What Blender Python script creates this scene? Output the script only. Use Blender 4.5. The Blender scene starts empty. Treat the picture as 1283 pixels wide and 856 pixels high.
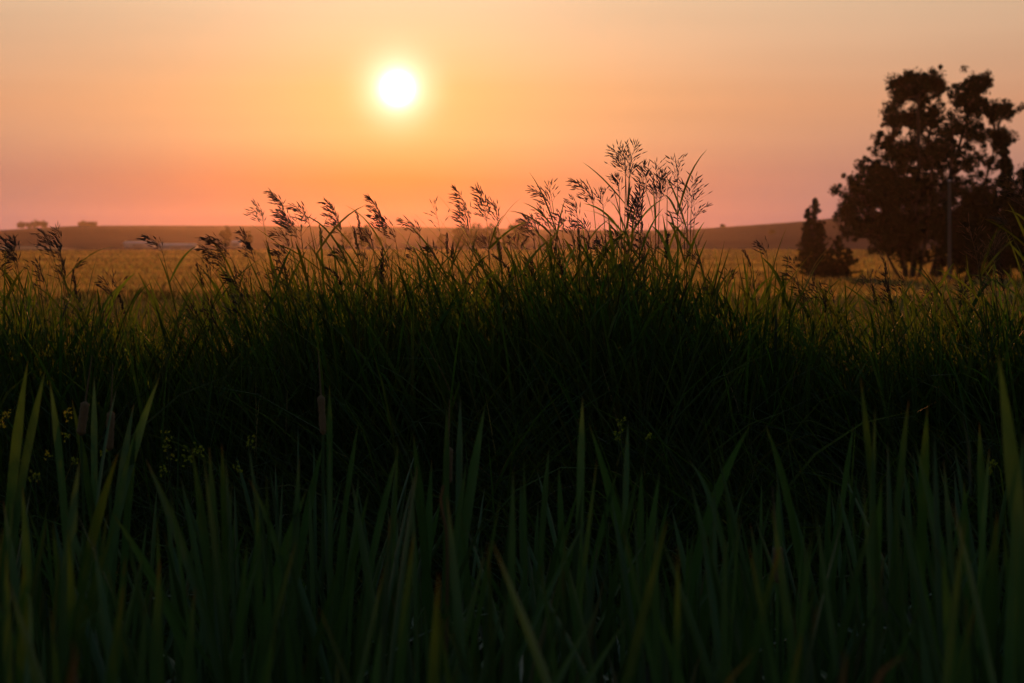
import bpy, math, random
import numpy as np
C = bpy.context.scene
COL = C.collection
rng = np.random.default_rng(7)
random.seed(7)
R = math.radians

# ------------------------------------------------------------------ camera
EYE = 2.4
FPX = 2495.0                     # focal length in photo pixels (1283 wide)
PITCH = math.atan((428 - 300) / FPX)
cam = bpy.data.cameras.new('camera')
cam.lens = 70.0; cam.sensor_width = 36.0
cam.clip_start = 0.05; cam.clip_end = 30000
cam.dof.use_dof = True; cam.dof.focus_distance = 7.2; cam.dof.aperture_fstop = 6.3
co = bpy.data.objects.new('camera', cam); COL.objects.link(co)
co.location = (0, 0, EYE); co.rotation_euler = (math.pi / 2 - PITCH, 0, 0)
C.camera = co

def P(px, py, d):
    """world point seen at photo pixel (px,py) that stands d metres away"""
    a = (px - 641.5) / FPX; b = (428 - py) / FPX
    y = math.cos(PITCH) + b * math.sin(PITCH)
    z = -math.sin(PITCH) + b * math.cos(PITCH)
    return np.array([a / y * d, d, EYE + z / y * d])

# ------------------------------------------------------------------ sky + sun
sv = P(498, 111, 1.0) - np.array([0, 0, EYE]); sv /= np.linalg.norm(sv)
SUN_EL = math.asin(sv[2]); SUN_AZ = math.atan2(sv[0], sv[1])
W = bpy.data.worlds.new('World'); C.world = W; W.use_nodes = True
nt = W.node_tree; nt.nodes.clear(); N = nt.nodes; L = nt.links
def mth(op, a, b=None, c=None, clamp=False):
    n = N.new('ShaderNodeMath'); n.operation = op; n.use_clamp = clamp
    for i, v in enumerate((a, b, c)):
        if v is None: continue
        if isinstance(v, (int, float)): n.inputs[i].default_value = v
        else: L.new(v, n.inputs[i])
    return n.outputs[0]
def vscale(col, f):
    n = N.new('ShaderNodeVectorMath'); n.operation = 'SCALE'
    if isinstance(col, tuple): n.inputs[0].default_value = col
    else: L.new(col, n.inputs[0])
    if isinstance(f, (int, float)): n.inputs['Scale'].default_value = f
    else: L.new(f, n.inputs['Scale'])
    return n.outputs[0]
def vadd(a, b):
    n = N.new('ShaderNodeVectorMath'); n.operation = 'ADD'
    L.new(a, n.inputs[0]); L.new(b, n.inputs[1]); return n.outputs[0]
def vmix(f, a, b):
    n = N.new('ShaderNodeMix'); n.data_type = 'VECTOR'
    L.new(f, n.inputs[0]); L.new(a, n.inputs[4]); L.new(b, n.inputs[5]); return n.outputs[1]
def ramp(fac, stops, top):
    n = N.new('ShaderNodeValToRGB'); r = n.color_ramp; r.interpolation = 'B_SPLINE' if False else 'EASE'
    r.interpolation = 'LINEAR'
    while len(r.elements) < len(stops): r.elements.new(0.5)
    for e, (p, c) in zip(r.elements, stops):
        e.position = (p / top) ** 0.5; e.color = (c[0] / 2, c[1] / 2, c[2] / 2, 1)
    L.new(fac, n.inputs[0])
    return vscale(n.outputs[0], 2.0)
tc = N.new('ShaderNodeTexCoord')
dn = N.new('ShaderNodeVectorMath'); dn.operation = 'NORMALIZE'; L.new(tc.outputs['Generated'], dn.inputs[0])
dt = N.new('ShaderNodeVectorMath'); dt.operation = 'DOT_PRODUCT'; L.new(dn.outputs[0], dt.inputs[0])
dt.inputs[1].default_value = tuple(sv)
theta = mth('MULTIPLY', mth('ARCCOSINE', mth('MINIMUM', dt.outputs['Value'], 1.0)), 180 / math.pi)
sp = N.new('ShaderNodeSeparateXYZ'); L.new(dn.outputs[0], sp.inputs[0])
el = mth('MULTIPLY', mth('ARCSINE', sp.outputs[2]), 180 / math.pi)
elr = mth('SQRT', mth('DIVIDE', mth('MAXIMUM', el, 0.0), 90.0, clamp=True))
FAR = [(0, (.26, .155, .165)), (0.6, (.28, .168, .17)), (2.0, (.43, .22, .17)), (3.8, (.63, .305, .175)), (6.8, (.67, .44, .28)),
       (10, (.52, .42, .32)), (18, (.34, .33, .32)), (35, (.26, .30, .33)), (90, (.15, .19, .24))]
NEAR = [(0, (.52, .02, .005)), (0.6, (.58, .035, .005)), (1.7, (1.05, .24, .02)), (3.0, (1.25, .56, .18)), (4.3, (1.25, .59, .20)),
        (6.8, (1.2, .78, .44)), (10, (.9, .68, .45)), (18, (.5, .45, .40)), (90, (.12, .17, .23))]
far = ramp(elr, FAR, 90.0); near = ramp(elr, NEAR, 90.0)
w = mth('EXPONENT', mth('MULTIPLY', mth('POWER', mth('DIVIDE', theta, 6.5), 1.25), -1.0))
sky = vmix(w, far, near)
# the sky away from the sunset is dimmer
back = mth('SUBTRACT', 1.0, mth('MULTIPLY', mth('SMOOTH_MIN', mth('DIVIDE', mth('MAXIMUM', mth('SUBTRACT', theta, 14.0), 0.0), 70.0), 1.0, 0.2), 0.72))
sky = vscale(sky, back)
# opposite the sunset the air turns cool
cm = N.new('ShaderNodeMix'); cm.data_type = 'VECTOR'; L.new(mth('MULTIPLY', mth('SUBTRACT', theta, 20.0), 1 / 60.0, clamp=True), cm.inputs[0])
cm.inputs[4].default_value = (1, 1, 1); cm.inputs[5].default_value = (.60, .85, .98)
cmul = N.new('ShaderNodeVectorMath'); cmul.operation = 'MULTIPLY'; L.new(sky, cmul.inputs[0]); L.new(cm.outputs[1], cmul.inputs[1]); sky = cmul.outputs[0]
# thin smoke banks streaking the sunset sky
mp = N.new('ShaderNodeMapping'); L.new(dn.outputs[0], mp.inputs[0]); mp.inputs['Scale'].default_value = (2.0, 2.0, 26.0)
ns = N.new('ShaderNodeTexNoise'); L.new(mp.outputs[0], ns.inputs[0]); ns.inputs['Scale'].default_value = 1.6; ns.inputs['Detail'].default_value = 2.0
sky = vscale(sky, mth('ADD', mth('MULTIPLY', mth('SUBTRACT', ns.outputs[0], 0.5), 0.20), 1.0))
# aureole and the disc itself
def gauss(r): return mth('EXPONENT', mth('MULTIPLY', mth('POWER', mth('DIVIDE', theta, r), 2.0), -1.0))
sky = vadd(sky, vscale((0.4, 0.75, 0.62), gauss(0.86)))
sky = vadd(sky, vscale((1.0, 0.9, 2.6), gauss(0.36)))
sky = vadd(sky, vscale((6.0, 5.0, 3.5), mth('LESS_THAN', theta, 0.27)))
# high sky: Nishita, very thin share
nis = N.new('ShaderNodeTexSky'); nis.sky_type = 'NISHITA'; nis.sun_disc = False
nis.sun_elevation = SUN_EL; nis.sun_rotation = SUN_AZ
nis.dust_density = 4.0; nis.air_density = 1.5
hi = mth('MULTIPLY', mth('SUBTRACT', el, 10.0), 1 / 20.0, clamp=True)
sky = vadd(sky, vscale(nis.outputs[0], mth('MULTIPLY', hi, 0.008)))
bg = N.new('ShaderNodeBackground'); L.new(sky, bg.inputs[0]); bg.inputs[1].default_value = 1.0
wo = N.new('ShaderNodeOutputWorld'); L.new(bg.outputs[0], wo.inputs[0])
W.cycles.sampling_method = 'MANUAL'; W.cycles.sample_map_resolution = 2048

sun = bpy.data.lights.new('sun', 'SUN'); sun.energy = 2.9; sun.angle = R(0.53); sun.color = (1.0, 0.34, 0.09)
so = bpy.data.objects.new('sun', sun); COL.objects.link(so)
so.rotation_euler = (math.pi / 2 - SUN_EL, 0, math.pi - SUN_AZ)   # lamp looks from the sun towards the scene
so.location = (-20, 300, 40)

C.view_settings.view_transform = 'Standard'; C.view_settings.look = 'None'
C.view_settings.exposure = 0.0; C.view_settings.gamma = 1.0
C.render.engine = 'CYCLES'
C.cycles.max_bounces = 7; C.cycles.diffuse_bounces = 3; C.cycles.transparent_max_bounces = 12
C.cycles.transmission_bounces = 4; C.cycles.volume_bounces = 0
C.cycles.use_denoising = True; C.cycles.sample_clamp_indirect = 4.0

# ------------------------------------------------------------------ helpers
def tag(o, label=None, cat=None, group=None, kind=None):
    if label: o['label'] = label
    if cat: o['category'] = cat
    if group: o['group'] = group
    if kind: o['kind'] = kind
    return o

class Geo:
    def __init__(s): s.v = []; s.f = []; s.c = []; s.n = 0
    def add(s, v, f, c=(.1, .1, .1)):
        v = np.asarray(v, float).reshape(-1, 3); f = np.asarray(f, int).reshape(-1, 4)
        c = np.asarray(c, float)
        if c.ndim == 1: c = np.tile(c, (len(v), 1))
        s.v.append(v); s.f.append(f + s.n); s.c.append(c); s.n += len(v)
    def mesh(s, name, mat, origin=(0, 0, 0), smooth=True):
        v = np.concatenate(s.v) - np.asarray(origin); f = np.concatenate(s.f); c = np.concatenate(s.c)
        me = bpy.data.meshes.new(name)
        tri = f[:, 2] == f[:, 3]
        q = f[~tri]; t = f[tri][:, :3]
        me.vertices.add(len(v)); me.vertices.foreach_set('co', v.ravel())
        me.loops.add(q.size + t.size)
        me.loops.foreach_set('vertex_index', np.concatenate([q.ravel(), t.ravel()]))
        me.polygons.add(len(q) + len(t))
        me.polygons.foreach_set('loop_start', np.concatenate([np.arange(len(q)) * 4, q.size + np.arange(len(t)) * 3]))
        if smooth: me.polygons.foreach_set('use_smooth', np.ones(len(q) + len(t), bool))
        a = me.color_attributes.new('tint', 'FLOAT_COLOR', 'POINT')
        a.data.foreach_set('color', np.concatenate([c, np.ones((len(c), 1))], 1).ravel())
        me.update(calc_edges=True); me.validate()
        me.materials.append(mat)
        return me
    def obj(s, name, mat, parent=None, origin=None, smooth=True):
        org = (0, 0, 0) if origin is None else tuple(origin)
        me = s.mesh(name, mat, org, smooth)
        o = bpy.data.objects.new(name, me); COL.objects.link(o)
        if parent is not None: o.parent = parent
        elif origin is not None: o.location = org
        return o

def empty(name, loc):
    o = bpy.data.objects.new(name, None); COL.objects.link(o); o.location = tuple(loc)
    o.empty_display_size = .1; return o

def tube(g, pts, rad, sides=4, col=(.1, .1, .1)):
    pts = np.asarray(pts, float); n = len(pts); rad = np.broadcast_to(np.asarray(rad, float), (n,))
    tan = np.gradient(pts, axis=0); tan /= np.linalg.norm(tan, axis=1, keepdims=True) + 1e-12
    ref = np.array([0.31, 0.95, 0.05]); 
    if abs(np.dot(tan[0], ref)) > .9: ref = np.array([1.0, 0, 0])
    u = np.cross(tan, ref); u /= np.linalg.norm(u, axis=1, keepdims=True) + 1e-12
    w_ = np.cross(tan, u)
    a = np.arange(sides) * 2 * math.pi / sides
    v = pts[:, None, :] + rad[:, None, None] * (np.cos(a)[None, :, None] * u[:, None, :] + np.sin(a)[None, :, None] * w_[:, None, :])
    idx = np.arange(n * sides).reshape(n, sides)
    f = np.stack([idx[:-1], np.roll(idx[:-1], -1, 1), np.roll(idx[1:], -1, 1), idx[1:]], -1).reshape(-1, 4)
    caps = []
    if sides == 4: caps = [[idx[0, 3], idx[0, 2], idx[0, 1], idx[0, 0]], [idx[-1, 0], idx[-1, 1], idx[-1, 2], idx[-1, 3]]]
    if caps: f = np.concatenate([f, np.array(caps)])
    if isinstance(col, np.ndarray) and col.ndim == 2: c = np.repeat(col, sides, 0)
    else: c = col
    g.add(v.reshape(-1, 3), f, c)

def blades(g, base, az, th0, th1, length, width, face, col0, col1, segs=5, power=1.8, fold=0.0):
    """many leaf blades at once: start at base, lean th0 at the foot and th0+th1 at the tip, towards azimuth az"""
    n = len(base); t = np.linspace(0, 1, segs + 1)
    th = th0[:, None] + th1[:, None] * t[None] ** power
    d = np.stack([np.sin(th) * np.cos(az)[:, None], np.sin(th) * np.sin(az)[:, None], np.cos(th)], -1)
    step = (length / segs)[:, None, None] * (d[:, :-1] + d[:, 1:]) / 2
    c = np.concatenate([np.zeros((n, 1, 3)), np.cumsum(step, 1)], 1) + base[:, None, :]
    side = np.stack([np.cos(face), np.sin(face), np.zeros(n)], -1)[:, None, :] * np.ones((1, segs + 1, 1))
    side = side - (side * d).sum(-1, keepdims=True) * d
    side /= np.linalg.norm(side, axis=-1, keepdims=True) + 1e-9
    wt = np.minimum(1, (0.55 + 1.6 * t)) * np.clip(1 - t ** 3.0, 0.02, 1) ** 0.8
    hw = (width / 2)[:, None, None] * wt[None, :, None]
    cc = col0[:, None, :] * (1 - t[None, :, None] ** 2) + col1[:, None, :] * t[None, :, None] ** 2
    if fold > 0:
        nrm = np.cross(d, side)
        v = np.stack([c - side * hw, c + nrm * hw * fold, c + side * hw], 2); k = 3
    else:
        v = np.stack([c - side * hw, c + side * hw], 2); k = 2
    cc = np.repeat(cc[:, :, None, :], k, 2)
    idx = np.arange(n * (segs + 1) * k).reshape(n, segs + 1, k)
    f = [np.stack([idx[:, :-1, j], idx[:, :-1, j + 1], idx[:, 1:, j + 1], idx[:, 1:, j]], -1).reshape(-1, 4) for j in range(k - 1)]
    g.add(v.reshape(-1, 3), np.concatenate(f), cc.reshape(-1, 3))

def leaf_strip(g, pts, width, col0, col1, face=0.0, fold=0.35, brown=(.16, .07, .03)):
    """one broad leaf along a polyline, folded down its middle, tip turning brown"""
    pts = np.asarray(pts); n = len(pts); t = np.concatenate([[0], np.cumsum(np.linalg.norm(np.diff(pts, axis=0), axis=1))]); Lg = t[-1]; t = t / Lg
    tan = np.gradient(pts, axis=0); tan /= np.linalg.norm(tan, axis=1, keepdims=True)
    s = np.array([math.cos(face), math.sin(face), 0]) * np.ones((n, 1)); s = s - (s * tan).sum(1, keepdims=True) * tan
    s /= np.linalg.norm(s, axis=1, keepdims=True); nr = np.cross(tan, s)
    hw = width / 2 * np.clip(((1 - t) * Lg / max(.10, 7.0 * width)), .02, 1)[:, None] ** .85 * np.minimum(1, .7 + t)[:, None]
    v = np.stack([pts - s * hw, pts - s * hw * .5 + nr * hw * fold * .8, pts + nr * hw * fold, pts + s * hw * .5 + nr * hw * fold * .8, pts + s * hw], 1)
    c = np.outer(1 - t, col0) + np.outer(t, col1)
    b = np.clip(1 - (1 - t) * Lg / .035, 0, 1)[:, None]; c = c * (1 - b) + np.asarray(brown) * b
    idx = np.arange(n * 5).reshape(n, 5)
    f = np.concatenate([np.stack([idx[:-1, j], idx[:-1, j + 1], idx[1:, j + 1], idx[1:, j]], -1) for j in range(4)])
    g.add(v.reshape(-1, 3), f, np.repeat(c, 5, 0))

def quad_curve(A, B, Cc, n=14, tipw=1.0):
    """smooth curve through A, B, C"""
    A, B, Cc = map(np.asarray, (A, B, Cc)); k = np.linalg.norm(B - A); k = k / (k + np.linalg.norm(Cc - B)); k = min(.85, max(.15, k))
    t = (1 - (1 - np.linspace(0, 1, n)) ** tipw)[:, None]
    l0 = (t - k) * (t - 1) / (k); l1 = t * (t - 1) / (k * (k - 1)); l2 = t * (t - k) / (1 - k)
    return A * l0 + B * l1 + Cc * l2

# ------------------------------------------------------------------ materials
def mat(name):
    m = bpy.data.materials.new(name); m.use_nodes = True; m.node_tree.nodes.clear(); return m, m.node_tree.nodes, m.node_tree.links
def leaf_mat(name, trans=.35, rough=.55, gain=1.0, tcol=(1.0, 1.0, .5), spec=.3, nscale=40.0, namp=.5):
    m, n, l = mat(name)
    at = n.new('ShaderNodeAttribute'); at.attribute_name = 'tint'
    tx = n.new('ShaderNodeTexCoord'); nz = n.new('ShaderNodeTexNoise'); nz.inputs['Scale'].default_value = nscale
    l.new(tx.outputs['Object'], nz.inputs[0])
    ma = n.new('ShaderNodeMath'); ma.operation = 'MULTIPLY_ADD'; l.new(nz.outputs[0], ma.inputs[0]); ma.inputs[1].default_value = namp * 2; ma.inputs[2].default_value = gain * (1 - namp)
    sc = n.new('ShaderNodeVectorMath'); sc.operation = 'SCALE'; l.new(at.outputs['Color'], sc.inputs[0]); l.new(ma.outputs[0], sc.inputs['Scale'])
    p = n.new('ShaderNodeBsdfPrincipled'); l.new(sc.outputs[0], p.inputs['Base Color']); p.inputs['Roughness'].default_value = rough
    p.inputs['Specular IOR Level'].default_value = spec
    tr = n.new('ShaderNodeBsdfTranslucent'); mu = n.new('ShaderNodeVectorMath'); mu.operation = 'MULTIPLY'
    l.new(sc.outputs[0], mu.inputs[0]); mu.inputs[1].default_value = tcol; l.new(mu.outputs[0], tr.inputs[0])
    mx = n.new('ShaderNodeMixShader'); mx.inputs[0].default_value = trans
    l.new(p.outputs[0], mx.inputs[1]); l.new(tr.outputs[0], mx.inputs[2])
    o = n.new('ShaderNodeOutputMaterial'); l.new(mx.outputs[0], o.inputs[0]); return m
M_GRASS = leaf_mat('grass_leaf', .42, .6, tcol=(1.5, 1.5, .35))
M_SEED = leaf_mat('seed_head', .10, .6, tcol=(1.3, 1.0, .5), nscale=300)
M_CAT = leaf_mat('cattail_leaf', .25, .42, tcol=(1.2, 1.3, .4), spec=.45, nscale=12, namp=.3)
M_TREE = leaf_mat('tree_leaf', .04, .8, spec=.05, tcol=(1.3, 1.3, .4), nscale=2)
M_CROP = leaf_mat('crop_leaf', .45, .7, tcol=(1.4, 1.1, .4), nscale=.4, namp=.35)
M_FLOWER = leaf_mat('flower_petal', .4, .6, tcol=(1.3, 1.2, .5), nscale=90, namp=.2)

def bark_mat(name, c0, c1, scale=8):
    m, n, l = mat(name)
    tx = n.new('ShaderNodeTexCoord'); mp_ = n.new('ShaderNodeMapping'); mp_.inputs['Scale'].default_value = (4, 4, .7); l.new(tx.outputs['Object'], mp_.inputs[0])
    nz = n.new('ShaderNodeTexNoise'); nz.inputs['Scale'].default_value = scale; nz.inputs['Detail'].default_value = 6; l.new(mp_.outputs[0], nz.inputs[0])
    r = n.new('ShaderNodeValToRGB'); r.color_ramp.elements[0].color = (*c0, 1); r.color_ramp.elements[1].color = (*c1, 1)
    r.color_ramp.elements[0].position = .3; r.color_ramp.elements[1].position = .7
    l.new(nz.outputs[0], r.inputs[0]); p = n.new('ShaderNodeBsdfPrincipled'); l.new(r.outputs[0], p.inputs['Base Color']); p.inputs['Roughness'].default_value = .85
    bp = n.new('ShaderNodeBump'); bp.inputs['Strength'].default_value = .6; l.new(nz.outputs[0], bp.inputs['Height']); l.new(bp.outputs[0], p.inputs['Normal'])
    o = n.new('ShaderNodeOutputMaterial'); l.new(p.outputs[0], o.inputs[0]); return m
M_BARK = bark_mat('bark', (.035, .028, .022), (.08, .065, .05))
M_POLE = bark_mat('weathered_wood', (.09, .083, .08), (.15, .14, .13), 14)
M_SPIKE = bark_mat('cattail_spike', (.15, .085, .045), (.27, .15, .08), 160)
M_METAL = bark_mat('shed_metal', (.55, .56, .60), (.66, .66, .70), 1)
M_DOOR = bark_mat('shed_door', (.30, .31, .33), (.36, .36, .38), 1)

def land_mat(name, stops, scale, stretch=(1, 1, 1), bump=.4, fine=30, rough=.95, sheen=0.0, bands=None):
    m, n, l = mat(name)
    g_ = n.new('ShaderNodeNewGeometry')
    mp_ = n.new('ShaderNodeMapping'); mp_.inputs['Scale'].default_value = stretch; l.new(g_.outputs['Position'], mp_.inputs[0])
    nz = n.new('ShaderNodeTexNoise'); nz.inputs['Scale'].default_value = scale; nz.inputs['Detail'].default_value = 5; l.new(mp_.outputs[0], nz.inputs[0])
    r = n.new('ShaderNodeValToRGB'); cr = r.color_ramp
    while len(cr.elements) < len(stops): cr.elements.new(.5)
    for e, (p_, c_) in zip(cr.elements, stops): e.position = p_; e.color = (*c_, 1)
    l.new(nz.outputs[0], r.inputs[0])
    nf = n.new('ShaderNodeTexNoise'); nf.inputs['Scale'].default_value = fine; nf.inputs['Detail'].default_value = 4; l.new(g_.outputs['Position'], nf.inputs[0])
    mm = n.new('ShaderNodeMath'); mm.operation = 'MULTIPLY_ADD'; l.new(nf.outputs[0], mm.inputs[0]); mm.inputs[1].default_value = 1.0; mm.inputs[2].default_value = .5
    sc = n.new('ShaderNodeVectorMath'); sc.operation = 'SCALE'; l.new(r.outputs[0], sc.inputs[0]); l.new(mm.outputs[0], sc.inputs['Scale'])
    p = n.new('ShaderNodeBsdfPrincipled'); l.new(sc.outputs[0], p.inputs['Base Color']); p.inputs['Roughness'].default_value = rough
    p.inputs['Specular IOR Level'].default_value = 0.0
    bp = n.new('ShaderNodeBump'); bp.inputs['Strength'].default_value = bump; bp.inputs['Distance'].default_value = .1
    l.new(nf.outputs[0], bp.inputs['Height']); l.new(bp.outputs[0], p.inputs['Normal'])
    o = n.new('ShaderNodeOutputMaterial'); l.new(p.outputs[0], o.inputs[0]); return m
M_SOIL = land_mat('ditch_soil', [(.3, (.022, .018, .012)), (.7, (.05, .04, .026))], 3, fine=25)
M_FIELD = land_mat('field_ground', [(.35, (.10, .09, .035)), (.5, (.16, .13, .05)), (.65, (.20, .16, .06))], .05, (.25, 1, 1), fine=3)
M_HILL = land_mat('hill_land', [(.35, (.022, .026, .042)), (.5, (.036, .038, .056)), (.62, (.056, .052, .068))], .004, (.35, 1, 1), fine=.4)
M_STUB = land_mat('stubble_land', [(.3, (.26, .20, .14)), (.7, (.34, .26, .18))], .02, (.25, 1, 1), fine=.5)

# ------------------------------------------------------------------ terrain
def ground_z(x, y):
    """ditch in front of the camera, grassy bank, then the flat field"""
    y = np.asarray(y, float); x = np.asarray(x, float)
    return np.interp(y, [-3, 0.4, 1.6, 2.6, 5.0, 5.8, 6.9, 8.3, 9.6, 14, 18], [1.0, .8, .38, .30, .32, .55, 1.22, 1.30, 1.05, .12, 0]) \
        + .04 * np.sin(x * 1.7 + y) * (y < 16) * (y > 0)

def sheet(xs, ys, zf, name, m):
    X, Y = np.meshgrid(xs, ys); Z = zf(X, Y); g = Geo()
    idx = np.arange(X.size).reshape(X.shape)
    f = np.stack([idx[:-1, :-1], idx[:-1, 1:], idx[1:, 1:], idx[1:, :-1]], -1).reshape(-1, 4)
    g.add(np.stack([X, Y, Z], -1), f, (.1, .1, .1)); o = g.obj(name, m); tag(o, kind='structure'); return o
xs = np.linspace(-14, 14, 90); ys = np.concatenate([np.linspace(-6, 0, 8), np.linspace(.3, 18, 90)])
sheet(xs, ys, ground_z, 'ground', M_SOIL)
# the wide flat land: one sheet, out past the horizon
xe = np.concatenate([-np.geomspace(1500, 16, 34), np.linspace(-14, 14, 5), np.geomspace(16, 1500, 34)])
ye = np.concatenate([-np.geomspace(1500, 30, 16), [-6, 0, 8, 14], np.geomspace(18, 1500, 60)])
def field_z(X, Y):
    r = np.hypot(X, Y); near_ = (np.abs(X) < 14.5) & (Y < 17) & (Y > -6.5)
    z = .18 * np.sin(X * .013 + 1) * np.sin(Y * .021) * np.clip((r - 60) / 200, 0, 1)
    return np.where(near_, -.6, z - .004)
sheet(xe, ye, field_z, 'field', M_FIELD)

# hills: polar grid, crest line given as photo rows over columns
CRX = [-2600, -900, -200, 0, 40, 90, 150, 400, 560, 690, 800, 870, 930, 1000, 1045, 1110, 1300, 1700, 2600, 4000]
CRY = [294, 292, 290, 289, 286.5, 284, 283, 283.5, 285, 287.5, 289, 287, 283, 278, 273.5, 270, 268, 272, 284, 290]
az_px = np.concatenate([np.linspace(-2600, -100, 50), np.linspace(-80, 1360, 190), np.linspace(1380, 4000, 50)])
rad = np.concatenate([[430, 470, 520], np.linspace(560, 1100, 40), [1160, 1240, 1340, 1450]])
A_, R_ = np.meshgrid(az_px, rad)
crest_r = np.interp(A_, [-2600, 0, 500, 800, 1000, 2600], [980, 980, 1000, 900, 780, 760])
slope = (300 - np.interp(A_, CRX, CRY)) / FPX
ztop = EYE + slope * crest_r
s_ = np.clip((R_ - 440) / (crest_r - 440), 0, 1); s_ = s_ * s_ * (3 - 2 * s_) * .35 + s_ ** 1.3 * .65
Z_ = ztop * s_ + .02
Z_ = np.where(R_ > crest_r, ztop - (R_ - crest_r) * .002, Z_)
Z_ = Z_ + .35 * np.sin(A_ * .021 + R_ * .006) * np.clip(s_ * 2, 0, 1) * (R_ < crest_r * .97)
ang = np.arctan((A_ - 641.5) / FPX)
g = Geo(); idx = np.arange(A_.size).reshape(A_.shape)
f = np.stack([idx[:-1, :-1], idx[:-1, 1:], idx[1:, 1:], idx[1:, :-1]], -1).reshape(-1, 4)
g.add(np.stack([np.sin(ang) * R_, np.cos(ang) * R_, Z_], -1), f)
tag(g.obj('hills', M_HILL), kind='structure')
def hill_z(px, r):
    i = np.abs(az_px - px).argmin(); return float(np.interp(r, rad, Z_[:, i]))
def hill_pt(px, r):
    a = math.atan((px - 641.5) / FPX); return np.array([math.sin(a) * r, math.cos(a) * r, hill_z(px, r)])
def hill_r(px, py):
    for r_ in np.linspace(441, 760, 200):
        if 300 - (hill_z(px, r_) - EYE) / r_ * FPX < py: return float(r_)
    return 760.0
# pale stubble strip at the foot of the left hill
g = Geo(); cols_ = np.linspace(-300, 128, 30); rr = [0, .25, .5, .75, 1]
V = np.array([[hill_pt(c_, hill_r(c_, 315.5 - r_ * 7 * max(.03, min(1, (128 - c_) / 70)))) + [0, 0, .12] for c_ in cols_] for r_ in rr]); idx = np.arange(V.shape[0] * V.shape[1]).reshape(V.shape[:2])
g.add(V, np.stack([idx[:-1, :-1], idx[:-1, 1:], idx[1:, 1:], idx[1:, :-1]], -1).reshape(-1, 4))
tag(g.obj('stubble_field', M_STUB), kind='structure')

# ------------------------------------------------------------------ field vegetation
def ncol(n, base, var=.25, hue=.12):
    b = np.asarray(base) * (1 + var * rng.normal(size=(n, 1))).clip(.35, 2)
    return (b * (1 + hue * rng.normal(size=(n, 3)))).clip(.004, .9)
def crop(name, n, d0, d1, hgt, wid, base, label, cat, gam=1.0, spread=.34, weed=None):
    u = rng.random(n); d = d0 * (d1 / d0) ** u
    x = (rng.random(n) * 2 - 1) * d * spread
    z = np.where(d > 430, 0, .18 * np.sin(x * .013 + 1) * np.sin(d * .021) * np.clip((d - 60) / 200, 0, 1))
    z = z + np.where(d < 17.5, ground_z(x, d), 0)
    s = (d / 60).clip(.6, 4) ** .6
    ld = np.log(d); pat = 1 + .22 * np.sin(ld * 42 + 1.2 * np.sin(x * .03 + ld * 3)) + .22 * np.sin(ld * 19 + .02 * x) * np.sin(x * .05 + 1)
    pat = np.clip(pat + .12 * rng.normal(size=n), .35, 1.6)
    c0 = ncol(n, base) * pat[:, None]
    g = Geo()
    blades(g, np.stack([x, d, z], -1), rng.random(n) * 6.28, rng.random(n) * .25, rng.random(n) * .9, hgt * (.7 + .6 * rng.random(n)) * (.8 + .2 * pat), wid * s * (.7 + .6 * rng.random(n)),
           rng.random(n) * 3.14, c0 * .9, c0 * 1.15, segs=2)
    o = g.obj(name, M_CROP); tag(o, label, cat, kind='stuff'); return o
crop('crop', 90000, 78, 430, .30, .05, (.30, .27, .13), 'ripening golden green crop covering the flat field', 'crop')
crop('pasture_grass', 70000, 14, 80, .24, .02, (.15, .15, .045), 'short green pasture grass between the bank and the crop', 'grass')
# dark weedy furrow along the near edge of the crop
n = 8000; d = 80 + rng.normal(size=n) * 1.0; px_ = np.where(rng.random(n) < .8, 80 + 330 * rng.random(n), rng.random(n) * 1283)
m2 = rng.random(n) < .45; d[m2] = 106 + rng.normal(size=m2.sum()) * 3.0; px_[m2] = 940 + 420 * rng.random(m2.sum()) ** .7  # second strip: dark blades put in as the shade before the trees
x = (px_ - 641.5) / FPX * d; d = d + .9 * np.sin(x * .3) + .5 * np.sin(x * 1.1)
c0 = ncol(n, (.06, .065, .025)); g = Geo()
blades(g, np.stack([x, d, 0 * x], -1), rng.random(n) * 6.28, rng.random(n) * .3, rng.random(n), .20 + .22 * rng.random(n), .03 + .03 * rng.random(n), rng.random(n) * 3.14, c0, c0, segs=2)
tag(g.obj('weeds', M_CROP), 'dark green weedy strip in the field at left, dark blades as tree shade before the trees', 'weeds', kind='stuff')

# ------------------------------------------------------------------ trees
def leaf_cloud(g, centers, radii, per, size, col, flat=1.0):
    """leaf-sized faces scattered through clump volumes"""
    cs = []; 
    for c_, r_ in zip(centers, radii):
        k = int(per * (.6 + .8 * rng.random())); u = rng.normal(size=(k, 3)); u /= np.linalg.norm(u, axis=1, keepdims=True)
        q = c_ + u * (rng.random((k, 1)) ** .45) * r_ * np.array([1, 1, flat])
        cs.append(np.concatenate([q, np.full((k, 1), rng.normal() * .18)], 1))
    q = np.concatenate(cs); n = len(q)
    a = rng.normal(size=(n, 3)); a /= np.linalg.norm(a, axis=1, keepdims=True); b = np.cross(a, rng.normal(size=(n, 3))); b /= np.linalg.norm(b, axis=1, keepdims=True)
    s = size * (.6 + .8 * rng.random((n, 1)))
    p = q[:, :3]; v = np.stack([p - a * s, p - b * s * .55, p + a * s, p + b * s * .55], 1)
    c = ncol(n, col, .2, .08) * (1 + q[:, 3:4]); f = np.arange(n * 4).reshape(n, 4)
    g.add(v.reshape(-1, 3), f, np.repeat(c, 4, 0))

def limb(g, a, b, r0, r1, bend=.12, n=7):
    a = np.asarray(a); b = np.asarray(b); L_ = np.linalg.norm(b - a); t = np.linspace(0, 1, n)[:, None]
    o = rng.normal(size=3) * L_ * bend; o[2] = abs(o[2]) * .6
    pts = a + (b - a) * t + o * (t * (1 - t)) * 2
    tube(g, pts, np.linspace(r0, r1, n), 6)
    return pts

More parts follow.
